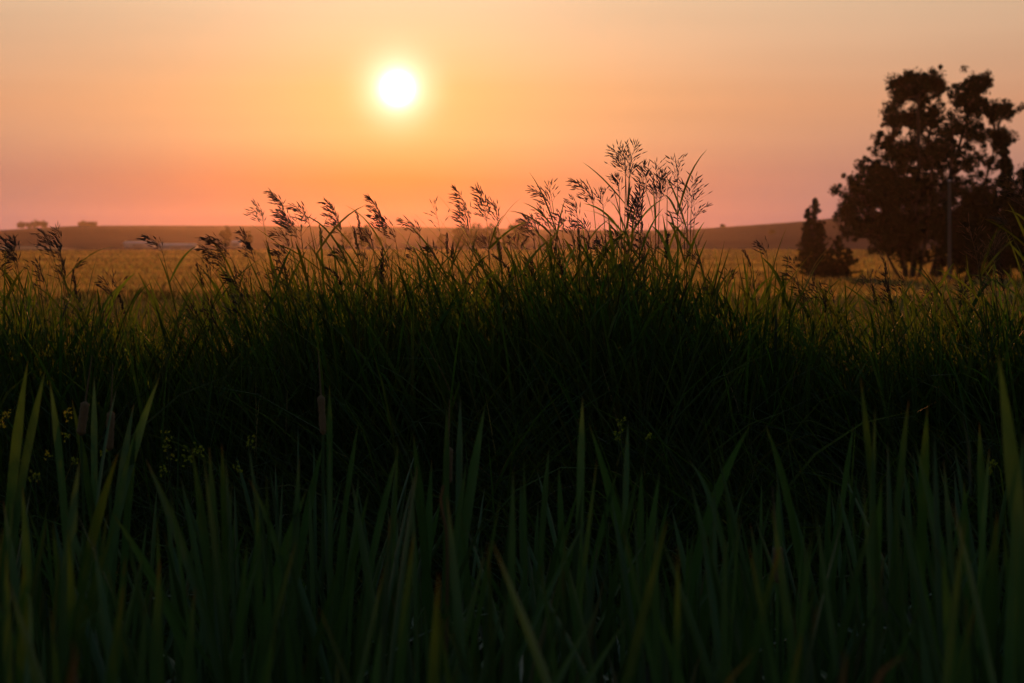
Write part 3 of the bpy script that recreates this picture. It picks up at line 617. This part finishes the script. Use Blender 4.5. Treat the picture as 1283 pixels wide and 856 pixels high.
H = [
 ('seed head cut by the left edge, drooping left', (2, 300), (20, 338), (34, 420), 'brome', 2.6),
 ('bushy seed head second from the left edge, beside the drooping one', (17, 299), (22, 336), (36, 420), 'dense', 2.4),
 ('left head of the crossing pair above the left bank', (51, 290), (68, 325), (88, 420), 'brome', 3.0),
 ('right, taller head of the crossing pair above the left bank', (71, 287), (77, 330), (84, 420), 'brome', 3.2),
 ('tiny nodding head with few seeds right of the crossing pair', (98, 332), (90, 345), (84, 420), 'brome', 1.0),
 ('short thin sprig poking up left of the lone nodding head', (141, 342), (144, 372), (150, 430), 'open', 1.4),
 ('lone nodding head on a thin arched stem, sheds behind it', (183, 296), (204, 318), (222, 400), 'brome', 2.4),
 ('narrow dark spike left of the big nodding cluster', (246, 334), (254, 362), (258, 430), 'spike', 2),
 ('small upright head with a bright tip below the big nodding cluster', (262, 325), (264, 356), (266, 430), 'open', 1.9),
 ('upper of two heavy heads bowing far left above the crop', (256, 298), (290, 325), (322, 400), 'brome', 3.6),
 ('lower of two heavy heads bowing far left above the crop', (250, 312), (284, 338), (318, 410), 'brome', 3.4),
 ('short bushy head below the two heavy bowing heads', (285, 345), (300, 364), (318, 420), 'dense', 2.2),
 ('head just right of the two heavy bowing ones, below the hill line', (303, 289), (320, 330), (345, 410), 'brome', 3.4),
 ('sparse head left of the tallest one on the left side', (320, 254), (331, 284), (346, 380), 'brome', 2.4),
 ('tallest head on the left side, long and leaning left', (340, 240), (364, 292), (376, 380), 'brome', 3.6),
 ('second stem of the tallest left head, seeds lower down', (350, 268), (372, 300), (392, 380), 'brome', 2.8),
 ('hook shaped head right of the tallest left one', (366, 257), (388, 282), (404, 370), 'brome', 2.8),
 ('low nodding head in front of the hill, below the hook shaped one', (342, 298), (362, 310), (374, 390), 'brome', 2.6),
 ('small dark head in front of the crop, below the low nodding one', (350, 312), (357, 332), (362, 400), 'dense', 1.8),
 ('wispy head between the hook shaped one and the plume to its right', (372, 276), (378, 302), (388, 380), 'open', 1.8),
 ('single bare spike reaching up left of the long plume', (400, 284), (403, 310), (407, 380), 'spike', 1),
 ('long slender plume left of the pair of tight spikes', (409, 252), (428, 296), (444, 380), 'brome', 3.6),
 ('crumpled head at the foot of the long slender plume', (420, 318), (434, 332), (446, 390), 'brome', 2.6),
 ('taller of the pair of tight spikes', (446, 267), (453, 300), (458, 380), 'spike', 3),
 ('shorter of the pair of tight spikes', (443, 286), (448, 314), (456, 380), 'spike', 3),
 ('broad tall head right below the sun', (464, 248), (482, 296), (494, 380), 'brome', 3.8),
 ('second broad head overlapping the one right below the sun', (474, 272), (496, 304), (508, 380), 'brome', 3.4),
 ('low ragged head under the broad pair below the sun', (458, 292), (468, 312), (476, 390), 'brome', 2.8),
 ('thin nodding head on a long bare stem right of the broad pair', (503, 276), (526, 300), (538, 380), 'brome', 2.6),
 ('little head leaning beside the thin nodding one', (537, 312), (546, 328), (552, 390), 'dense', 2.0),
 ('stiff trident shaped head with two side branches', (541, 255), (551, 290), (558, 370), 'open', 1.3),
 ('thin upright spike right of the trident shaped head', (560, 294), (561, 320), (563, 390), 'spike', 2),
 ('shorter spike beside the thin upright one', (567, 306), (567, 326), (568, 390), 'spike', 2),
 ('tall left head of the three in front of the hazy trees', (570, 237), (589, 280), (602, 370), 'brome', 3.4),
 ('lower head tucked under the tall left one of the three', (577, 266), (586, 296), (594, 370), 'brome', 3.0),
 ('dense dark middle head of the three in front of the hazy trees', (598, 236), (610, 278), (616, 370), 'dense', 2.6),
 ('narrow right head of the three in front of the hazy trees', (616, 252), (624, 284), (630, 370), 'brome', 2.8),
 ('short dark tuft head below the dense middle one', (604, 298), (612, 316), (618, 390), 'dense', 1.8),
 ('narrow spike right of the three, in front of the crop', (624, 300), (628, 328), (632, 390), 'spike', 2),
 ('small fork of seeds right of the narrow spike before the crop', (643, 302), (651, 318), (656, 390), 'open', 1.5),
 ('left one of twin heads right of the big hazy tree', (660, 274), (669, 302), (678, 370), 'brome', 3.0),
 ('right one of twin heads right of the big hazy tree', (666, 272), (676, 300), (686, 370), 'brome', 2.6),
 ('swept head bending left above the twin heads', (667, 238), (691, 264), (702, 360), 'brome', 3.4),
 ('lone sprig on a thin stem above the swept head', (688, 232), (692, 254), (704, 350), 'open', 1.0),
 ('bushy head under the swept one', (676, 262), (690, 292), (698, 370), 'brome', 3.4),
 ('thin head right beside the bushy one under the swept head', (699, 267), (705, 292), (710, 370), 'brome', 2.0),
 ('wind blown head spreading left of the tallest clump', (717, 226), (744, 262), (752, 360), 'brome', 3.2),
 ('small head hanging left of the wind blown one', (718, 250), (724, 278), (728, 360), 'brome', 2.4),
 ('open star of seeds right of the wind blown head', (754, 240), (756, 262), (762, 350), 'open', 2.0),
 ('dark drooping head below the wind blown one', (722, 279), (738, 296), (746, 370), 'brome', 2.8),
 ('upper left plume of the tallest clump, arms spread wide', (765, 185), (784, 222), (788, 340), 'open', 3.6),
 ('topmost plume of the whole bank, pointed tip', (797, 180), (788, 224), (786, 340), 'open', 3.6),
 ('narrow plume between the topmost one and its left neighbour', (779, 186), (784, 214), (782, 340), 'open', 2.4),
 ('hollow looking head below the upper left plume', (773, 222), (776, 248), (780, 350), 'brome', 2.6),
 ('head right below the topmost plume, leaning right', (807, 206), (806, 240), (800, 350), 'dense', 2.2),
 ('tall straight head in the middle of the tallest clump', (823, 203), (822, 250), (821, 350), 'open', 3.4),
 ('fuller head close behind the tall straight middle one', (832, 216), (826, 254), (824, 350), 'dense', 2.6),
 ('darkest, thickest head, low in the tallest clump', (804, 236), (796, 280), (786, 360), 'dense', 3.6),
 ('second thick head overlapping the darkest one', (800, 252), (800, 292), (804, 370), 'dense', 2.8),
 ('small head between the middle one and the lone right plume', (836, 224), (836, 250), (835, 350), 'open', 2.2),
 ('slim plume standing alone right of the tallest clump', (846, 198), (849, 230), (849, 350), 'open', 2.2),
 ('rightmost tall head, seeds spreading to the right', (872, 221), (866, 262), (864, 360), 'open', 3.6),
 ('left partner of the rightmost tall head', (856, 228), (862, 252), (860, 360), 'open', 2.2),
 ('low loose head under the rightmost tall one', (852, 264), (858, 294), (858, 370), 'open', 2.8),
 ('bent single sprig reaching right of the tall heads', (885, 274), (870, 276), (866, 350), 'brome', .8),
 ('low head near the hill line behind the tallest clump', (770, 290), (776, 312), (782, 380), 'brome', 2.4),
 ('narrow spike left of the small nodding head on the right bank', (932, 315), (940, 336), (950, 400), 'spike', 2),
 ('small nodding head on the right bank between crop and hill', (952, 305), (962, 326), (966, 400), 'brome', 2.0),
 ('tiny pale nodding head left of the forked spruce', (989, 328), (998, 344), (1008, 410), 'brome', 1.6),
 ('short brownish head low on the right bank', (916, 347), (912, 360), (906, 410), 'dense', 1.2),
]
for lb, tip, nk, lw, kd, dn_ in H: seed_grass(lb, tip, nk, lw, kd, dn_)
PALE = (.10, .08, .05)
for lb, tip, nk, lw, kd, dn_, dd in [
 ('thin pale pinkish head in front of the tall trees trunks', (1102, 316), (1112, 346), (1122, 420), 'spike', 2, 7.3),
 ('fluffy pale head low before the short spruce', (1084, 348), (1094, 368), (1104, 420), 'open', 2.4, 7.2),
 ('drooping pale straw head low on the right bank', (985, 352), (1002, 362), (1018, 430), 'brome', 2.2, 7.2),
 ('pale open head of few seeds before the dark bush', (1206, 282), (1220, 306), (1238, 400), 'open', 1.5, 6.8),
 ('small straw coloured head under the few seeded pale one', (1222, 314), (1226, 336), (1234, 400), 'open', 1.8, 6.7),
 ('full straw coloured head near the right edge', (1250, 292), (1246, 330), (1250, 400), 'open', 3.4, 6.7),
 ('big loose pale head at the right edge against the bush', (1262, 222), (1284, 262), (1296, 380), 'open', 3.4, 6.6),
 ('pale side head hanging under the big loose one', (1248, 280), (1268, 292), (1290, 380), 'brome', 2.2, 6.7)]:
    seed_grass(lb, tip, nk, lw, kd, dn_, dd, col=PALE)

for _ in range(70):
    x_ = -60 + 1400 * rng.random(); yt = np.interp(x_, ENVX, ENVY) - 42 + 40 * rng.random(); ln_ = 22 + 22 * rng.random(); le = -6 + 8 * rng.normal()
    seed_grass('small plain seed head half hidden among the blades of the bank', (x_ + le, yt), (x_, yt + ln_), (x_ + 6 - le * .6, yt + ln_ + 70), random.choice(['brome', 'brome', 'brome', 'open', 'spike']), 1.0 + 1.2 * rng.random(),
               6.9 + 1.3 * rng.random(), group='plain small seed heads half hidden among the bank grass', nleaf=2, col=SEED_C if rng.random() < .75 else (.07, .055, .035))

# tall single grass blades that stand clear of the mass
def blade_plant(label, tips, d, wpx=7):
    B = P(tips[0][2], 440, d); B[2] = float(ground_z(B[0], d)); g = Geo()
    for (x0, y0, x1, y1) in tips:
        T = P(x0, y0, d); Mi = P(x1, y1, d); b = np.array([Mi[0] + (Mi[0] - T[0]) * .3, d, B[2] - .02])
        c_ = np.array((.05, .085, .022)); leaf_strip(g, quad_curve(b, Mi, T, 18, 1.5), .62 * wpx * d / FPX, c_, c_ * 1.3, rng.normal() * .5, brown=(.09, .08, .03))
    o = g.obj('tall_grass', M_GRASS, None, B); tag(o, label, 'tall grass', 'broad leaved grass shoots above the bank')
blade_plant('pair of broad blades crossing left of the lone nodding head', [(173, 342, 196, 390), (186, 350, 200, 395)], 7.4)
blade_plant('blade sloping up right beneath the narrow dark spike', [(252, 350, 232, 378)], 7.4, 5)
blade_plant('broad blade leaning left before the crop, under the trident head', [(516, 310, 540, 350), (532, 330, 548, 370)], 7.3)
blade_plant('thick blades fanning left below the wind blown head', [(718, 290, 745, 340), (722, 300, 752, 352), (762, 270, 770, 340)], 7.3, 8)
blade_plant('sharp upright blades left of the swept head stems', [(690, 286, 690, 340), (682, 298, 694, 345)], 7.4, 6)
blade_plant('blades rising right under the tallest clump', [(830, 268, 838, 320), (818, 300, 800, 350), (868, 296, 880, 340)], 7.5, 6)
blade_plant('blade reaching right beside the tallest clump', [(886, 300, 866, 350), (905, 325, 890, 365)], 7.5, 5)
blade_plant('blades bending in from the right edge above the pale heads', [(1253, 263, 1284, 275), (1258, 300, 1290, 335), (1262, 252, 1286, 300)], 6.6, 7)
blade_plant('slim blades standing alone before the left hill', [(330, 300, 345, 345), (400, 280, 404, 330)], 7.4, 5)
blade_plant('young upright blades around the small nodding head on the right', [(930, 318, 938, 370), (972, 330, 960, 372), (942, 322, 946, 372)], 7.4, 6)
blade_plant('bright green tuft rising before the gap under the tall trees', [(1128, 345, 1136, 400), (1144, 350, 1146, 400), (1170, 345, 1172, 400), (1182, 350, 1180, 400)], 7.0, 5)

# ------------------------------------------------------------------ cattails in the ditch
CG = np.array((.052, .100, .029)); CT = np.array((.040, .086, .037))
def cat_leaf(g, tip, mid, d, wpx, col):
    T = P(*tip, d); Mi = P(*mid, d + rng.normal() * .04)
    bx = Mi[0] - (T[0] - Mi[0]) * .35; B = np.array([bx, d + rng.normal() * .05, float(ground_z(bx, d)) - .03])
    leaf_strip(g, quad_curve(B, Mi, T, 34, 2.2), 0.86 * wpx * d / FPX, col * .9, col * 1.3, rng.normal() * .4, brown=(.10 * (.4 + rng.random()), .055, .02))
    return B
def cattail(label, leaves, d, spike=None, group='cattails in the ditch'):
    g = Geo(); Bs = []
    for (tx, ty, mx_, my, wp) in leaves:
        c_ = CG * (1 - (u := rng.random())) + CT * u; Bs.append(cat_leaf(g, (tx, ty), (mx_, my), d + rng.normal() * .05, wp, c_ * (.8 + .5 * rng.random())))
    B = np.mean(Bs, 0); B[2] = float(ground_z(B[0], d))
    if spike is None:
        o = g.obj('cattail', M_CAT, None, B); return tag(o, label, 'cattail', group)
    root = empty('cattail', B); tag(root, label, 'cattail', group); g.obj('leaves', M_CAT, root, B)
    (x0, y0, x1, y1, wp) = spike; a = P(x1, y1, d); b = P(x0, y0, d); k = d / FPX; up = (b - a) / np.linalg.norm(b - a)
    gs = Geo(); tube(gs, quad_curve(B, B * .3 + a * .7 + [0.003, 0, 0], a, 10), .0035, 6, CG * 1.2); gs.obj('stalk', M_CAT, root, B)
    gh = Geo(); t = np.linspace(0, 1, 14); rr_ = 1.2 * wp * k / 2 * np.minimum(1, np.minimum(t / .06 + .3, (1 - t) / .08 + .25)) * (1 + .05 * rng.normal(size=14))
    tube(gh, a + np.outer(t, b - a), rr_, 12); gh.obj('seed_spike', M_SPIKE, root, B)
    gt_ = Geo(); tube(gt_, np.array([b - up * .004, b + up * .05, b + up * .11]), [.0022, .0018, .0008], 5, np.array((.18, .12, .07))); gt_.obj('spike_tip', M_SEED, root, B)
    return root
K = [
 ('tall paired cattail leaves standing at the far left edge', [(35, 452, 20, 560, 15), (57, 462, 28, 600, 12), (62, 476, 74, 570, 11)], 3.6, None),
 ('cattail with a ragged brown spike, left one of two spikes near the left edge', [(118, 472, 118, 560, 10), (90, 500, 112, 620, 12)], 3.9, (107, 503, 101, 546, 9)),
 ('cattail with a smooth brown spike tipped with white, right one of two at the left', [(146, 486, 128, 580, 12), (168, 505, 152, 600, 12)], 3.8, (139, 515, 137, 565, 8)),
 ('broad cattail blade leaning right, tall beside the two left spikes', [(200, 472, 160, 590, 14), (170, 540, 160, 640, 11)], 3.5, None),
 ('yellow tipped cattail leaves below the two left spikes', [(100, 575, 86, 700, 17), (148, 568, 112, 690, 15), (28, 608, 34, 720, 15)], 2.6, None),
 ('cattail with one blade slanting down right from beside the yellow flowers', [(183, 576, 240, 720, 14), (140, 642, 208, 760, 14)], 2.7, None),
 ('upright pair of wide cattail blades below the yellow flowers', [(240, 560, 258, 690, 15), (278, 556, 282, 680, 11), (262, 560, 270, 690, 11)], 2.8, None),
 ('cattail leaning right between the wide pair and the slim brown spike', [(385, 612, 345, 730, 17), (375, 572, 370, 680, 10), (311, 600, 345, 680, 9)], 2.8, None),
 ('cattail with a slim brown spike and one long leaf beside it', [(413, 482, 413, 580, 9), (405, 556, 382, 660, 12)], 4.0, (402, 495, 405, 545, 7)),
 ('thin upright cattail leaf in the middle left', [(449, 530, 432, 640, 9)], 3.9, None),
 ('cattail fan of two blades left of the spike hung with a withered leaf', [(500, 562, 468, 690, 12), (518, 544, 532, 690, 13)], 3.3, None),
 ('cattail with a brown spike and a withered leaf curling below it', [(560, 510, 559, 620, 9), (577, 497, 575, 610, 11), (541, 575, 537, 660, 11)], 3.7, (562, 560, 561, 607, 9)),
 ('cattail blade with a reddish tip leaning right of the withered leaf spike', [(608, 507, 586, 640, 14)], 3.5, None),
 ('two slender cattail leaves in the centre', [(688, 560, 680, 660, 9), (700, 582, 704, 690, 10), (652, 600, 655, 700, 9)], 3.7, None),
 ('cattail with one straight and one broad arching leaf, right of the centre', [(730, 496, 727, 620, 11), (738, 530, 786, 700, 20), (787, 528, 784, 620, 10)], 3.3, None),
 ('cattail with reddish tips right of the arching leaf', [(804, 582, 802, 690, 11), (827, 590, 812, 700, 12)], 3.3, None),
 ('broad cattail blade tilted right like a sword in the right middle', [(942, 530, 896, 625, 16), (862, 576, 892, 630, 9)], 3.2, None),
 ('cattail blade tilted left, next to the sword like one', [(958, 530, 986, 620, 11), (974, 600, 976, 700, 12)], 3.3, None),
 ('narrow cattail leaf rising alone right of the left tilted blade', [(1070, 530, 1050, 670, 8), (1040, 600, 1036, 700, 10)], 3.7, None),
 ('wide blurred cattail blade beneath the short spruce', [(1078, 472, 1092, 610, 12), (1097, 508, 1093, 640, 18)], 2.7, None),
 ('cattail with a pale stalk and a faint tall tip', [(1139, 500, 1128, 600, 10), (1121, 608, 1124, 740, 8), (1105, 600, 1098, 700, 13)], 2.8, None),
 ('grey green cattail leaf group left of the tallest right blade', [(1162, 508, 1156, 640, 15), (1146, 555, 1182, 700, 12), (1182, 575, 1190, 680, 12)], 2.8, None),
 ('pale tipped cattail between the grey green group and the tallest right blade', [(1227, 528, 1230, 640, 11), (1208, 600, 1210, 700, 12), (1240, 560, 1232, 660, 9)], 3.0, None),
 ('tallest, widest cattail blade at the right edge, much blurred', [(1250, 440, 1272, 620, 24), (1283, 540, 1272, 700, 18)], 2.1, None),
 ('cattail with a dark brown spike low in the right middle', [(940, 655, 955, 760, 14), (1010, 640, 1000, 760, 12)], 2.8, (974, 684, 978, 732, 11)),
 ('cattail blade slanting across the lower right', [(936, 706, 880, 750, 10), (905, 700, 930, 800, 16)], 3.1, None),
 ('near blurred cattail leaves at the bottom left corner', [(30, 705, 28, 800, 20), (85, 660, 92, 800, 18)], 1.9, None),
 ('near blurred cattail leaf with an orange tip, bottom left', [(200, 700, 196, 800, 18), (245, 735, 236, 830, 15)], 2.0, None),
 ('near cattail leaves with a pale blunt tip, bottom centre right', [(545, 750, 543, 850, 20), (480, 780, 470, 856, 14)], 1.9, None),
 ('near blurred cattail leaves filling the bottom right corner', [(1180, 690, 1190, 800, 18), (1250, 640, 1240, 790, 20)], 1.9, None),
]
for lb, lv, dd, sp_ in K: cattail(lb, lv, min(4.9, 1.0 + dd * .95), sp_)

# withered leaf and pale broken bits
def withered(label, pts, d, wpx, col):
    w3 = np.array([P(x_, y_, d) for x_, y_ in pts]); g = Geo(); t = np.linspace(0, 1, 12); tt = np.linspace(0, 1, len(w3))
    c3 = np.stack([np.interp(t, tt, w3[:, i]) for i in range(3)], 1); B = c3[0].copy()
    leaf_strip(g, c3, wpx * d / FPX, np.array(col) * .9, np.array(col), .2, .6, brown=col)
    o = g.obj('withered_leaf', M_CAT, None, B); tag(o, label, 'dead leaf')
withered('withered tan leaf curling under the brown cattail spike in the centre', [(556, 608), (552, 625), (555, 645), (561, 672), (560, 780), (558, 900)], 3.68, 5, (.10, .065, .045))
withered('bent pale teal leaf near the left edge', [(30, 900), (38, 800), (38, 752), (33, 740), (29, 745)], 2.6, 9, (.06, .15, .14))
withered('thin light green leaf arching through the lower left cattails', [(88, 900), (90, 800), (110, 775), (145, 756)], 3.0, 4, (.06, .14, .09))
withered('pale broken blade tip slanting up at the bottom right', [(890, 900), (915, 850), (938, 826), (946, 812)], 2.0, 15, (.06, .075, .035))
withered('bluish pale dead leaf standing beside the tall right cattails', [(1216, 620), (1214, 560), (1209, 535), (1207, 518)], 3.4, 4, (.05, .07, .08))
withered('grey furled dead leaf at the bottom right, left of the mauve one', [(1050, 900), (1056, 850), (1060, 826), (1056, 812)], 1.8, 18, (.045, .05, .055))
withered('mauve grey dead leaf at the bottom right corner', [(1080, 900), (1104, 842), (1122, 828), (1138, 820)], 1.8, 20, (.055, .05, .065))
withered('grey brown dead leaf at the bottom left corner', [(80, 900), (90, 850), (94, 815), (88, 800)], 1.7, 30, (.045, .04, .035))

# the many plain cattails between them
protos = []
for k in range(10):
    g = Geo(); nl = 11 + k % 3
    for _ in range(nl):
        a = rng.random() * 6.283; ln = .9 + .55 * rng.random(); lean = .04 + .20 * rng.random() ** 1.5; b = np.array([math.cos(a), math.sin(a), 0]) * .012
        dirv = np.array([math.cos(a), math.sin(a), 0]); t = (1 - (1 - np.linspace(0, 1, 18)) ** 2.0)[:, None]
        pts = b + dirv * ln * (lean * t + lean * .9 * rng.random() * t ** 3) + np.array([0, 0, 1]) * ln * (t - .03 * t ** 2)
        u = rng.random() ** 1.2; c_ = (CG * (1 - u) + CT * u) * (.5 + .65 * rng.random())
        if rng.random() < .07: c_ = np.array((.055, .055, .03)) * (.6 + .6 * rng.random())
        if rng.random() < .12: pts = pts + (dirv * .35 - np.array([0, 0, .22])) * ln * np.clip((t - .6) / .4, 0, 1) ** 2
        leaf_strip(g, pts, .009 + .0075 * rng.random(), c_ * .9, c_ * 1.25, rng.normal() * .5, brown=(.03 + .08 * rng.random() ** 2, .065, .02))
    protos.append(g.mesh('cattail', M_CAT))
cnt = 0; placed = []
tries = 0
while cnt < 285 and tries < 9000:
    tries += 1
    d = 2.3 + 3.1 * rng.random() ** .9; x = (rng.random() * 2 - 1) * (.30 * d + .25)
    if any((x - a) ** 2 + (d - b) ** 2 < .0049 for a, b in placed): continue
    placed.append((x, d))
    # leaf tops stay below the line the photo shows, lower towards the camera
    ytop = 570 + 75 * rng.random() + max(0, (3.4 - d)) * 70 + 25 * math.sin(x / d * 20)
    ztop_ = EYE - (ytop - 300) / FPX * d; gz = float(ground_z(x, d)); hh = ztop_ - gz
    o = bpy.data.objects.new('cattail', protos[cnt % 10]); COL.objects.link(o)
    o.location = (x, d, gz - .02); s = hh / 1.38; o.scale = (1, 1, s); o.rotation_euler = (rng.normal() * .05, rng.normal() * .07, rng.normal() * .35 + (math.pi if rng.random() < .5 else 0))
    tag(o, 'plain green cattail leaf clump, lower than its spiked and named neighbours, in the ditch crowd', 'cattail', 'plain cattails crowding the ditch')
    cnt += 1

# ------------------------------------------------------------------ yellow flowers
def flower(label, heads, d):
    B = P(heads[0][0], 640, d); B[2] = float(ground_z(B[0], d)); root = empty('yellow_flower', B); tag(root, label, 'wildflower', 'yellow flowers at the foot of the bank')
    gs = Geo(); gl = Geo(); hub = None
    for (x_, y_, r_) in heads:
        T = P(x_, y_, d + rng.normal() * .03)
        if hub is None: hub = B * .35 + T * .65; hub[0] += .01; tube(gs, quad_curve(B, hub, T, 10), np.linspace(.0022, .001, 10), 4, (.05, .08, .03))
        else: tube(gs, quad_curve(hub, (hub + T) / 2 + [.0, 0, .01], T, 6), .0009, 4, (.05, .08, .03))
        gf = Geo()
        for _ in range(11):
            c_ = T + rng.normal(size=3).clip(-1.6, 1.6) * np.array([r_, r_, r_ * 1.3]) * d / FPX * .6
            tube(gs, np.array([T - [0, 0, .012], c_]), .0004, 3, (.06, .09, .03))
            s = .0042
            for q in range(4):
                a = q * 1.57 + rng.random(); u = np.array([math.cos(a), .4 * rng.normal(), math.sin(a)]); u /= np.linalg.norm(u); w2 = np.cross(u, rng.normal(size=3)); w2 /= np.linalg.norm(w2)
                gf.add([c_, c_ + u * s * .6 + w2 * s * .4, c_ + u * s * 1.2, c_ + u * s * .6 - w2 * s * .4], [(0, 1, 2, 3)], (.30, .34, .03))
        gf.obj('flower_head', M_FLOWER, root, B, smooth=False)
    n = 8; b = B + (hub - B) * rng.random((n, 1)); c0 = ncol(n, (.05, .08, .03))
    blades(gl, b, rng.random(n) * 6.28, .6 + .5 * rng.random(n), .6 * rng.random(n), .05 + .06 * rng.random(n), .012 + .008 * rng.random(n), rng.random(n) * 3.14, c0, c0, segs=4, fold=.2)
    gs.obj('stem', M_GRASS, root, B); gl.obj('leaves', M_GRASS, root, B)
flower('yellow flower sprig cut by the left edge', [(8, 520, 5), (2, 530, 4)], 5.2)
flower('yellow flowers behind the two left cattail spikes, upper plant', [(86, 520, 7), (82, 548, 6), (92, 575, 5)], 5.2)
flower('yellow flowers among the far left cattail leaves, lower plant', [(45, 598, 7), (22, 545, 4), (60, 570, 4), (30, 580, 4)], 5.0)
flower('tallest yellow flower plant, right of the sword like left blade', [(210, 551, 8), (213, 568, 8), (206, 590, 5)], 5.2)
flower('yellow flower plant just right of the tallest flowering one', [(238, 562, 8), (250, 566, 5), (235, 578, 6), (130, 568, 4)], 5.25)
flower('yellow flower plant with two separate heads, farthest right of the left group', [(315, 553, 7), (299, 585, 6)], 5.25)
flower('lone yellow flower plant in front of the dark bank right of centre', [(778, 530, 5), (775, 545, 5), (812, 546, 3)], 5.3)
flower('faint yellow flower low in the dark at the right', [(1246, 580, 4), (1240, 590, 3)], 5.2)

# ------------------------------------------------------------------ haze
m, n_, l_ = mat('haze_air')
pv = n_.new('ShaderNodeVolumePrincipled'); pv.inputs['Color'].default_value = (1.0, .80, .70, 1); pv.inputs['Density'].default_value = .000047
pv.inputs['Anisotropy'].default_value = .84
o_ = n_.new('ShaderNodeOutputMaterial'); l_.new(pv.outputs[0], o_.inputs['Volume'])
g = Geo(); a, b, z0, z1 = 1560, 1560, -1.7, 24
v = [(-a, -b, z0), (a, -b, z0), (a, b, z0), (-a, b, z0), (-a, -b, z1), (a, -b, z1), (a, b, z1), (-a, b, z1)]
g.add(v, [(0, 3, 2, 1), (4, 5, 6, 7), (0, 1, 5, 4), (1, 2, 6, 5), (2, 3, 7, 6), (3, 0, 4, 7)])
tag(g.obj('haze', m, smooth=False), 'warm evening haze filling the air over the field', 'haze', kind='stuff')
for o in C.objects:
    if o.get('category') and not o.get('kind'): o['kind'] = 'thing'
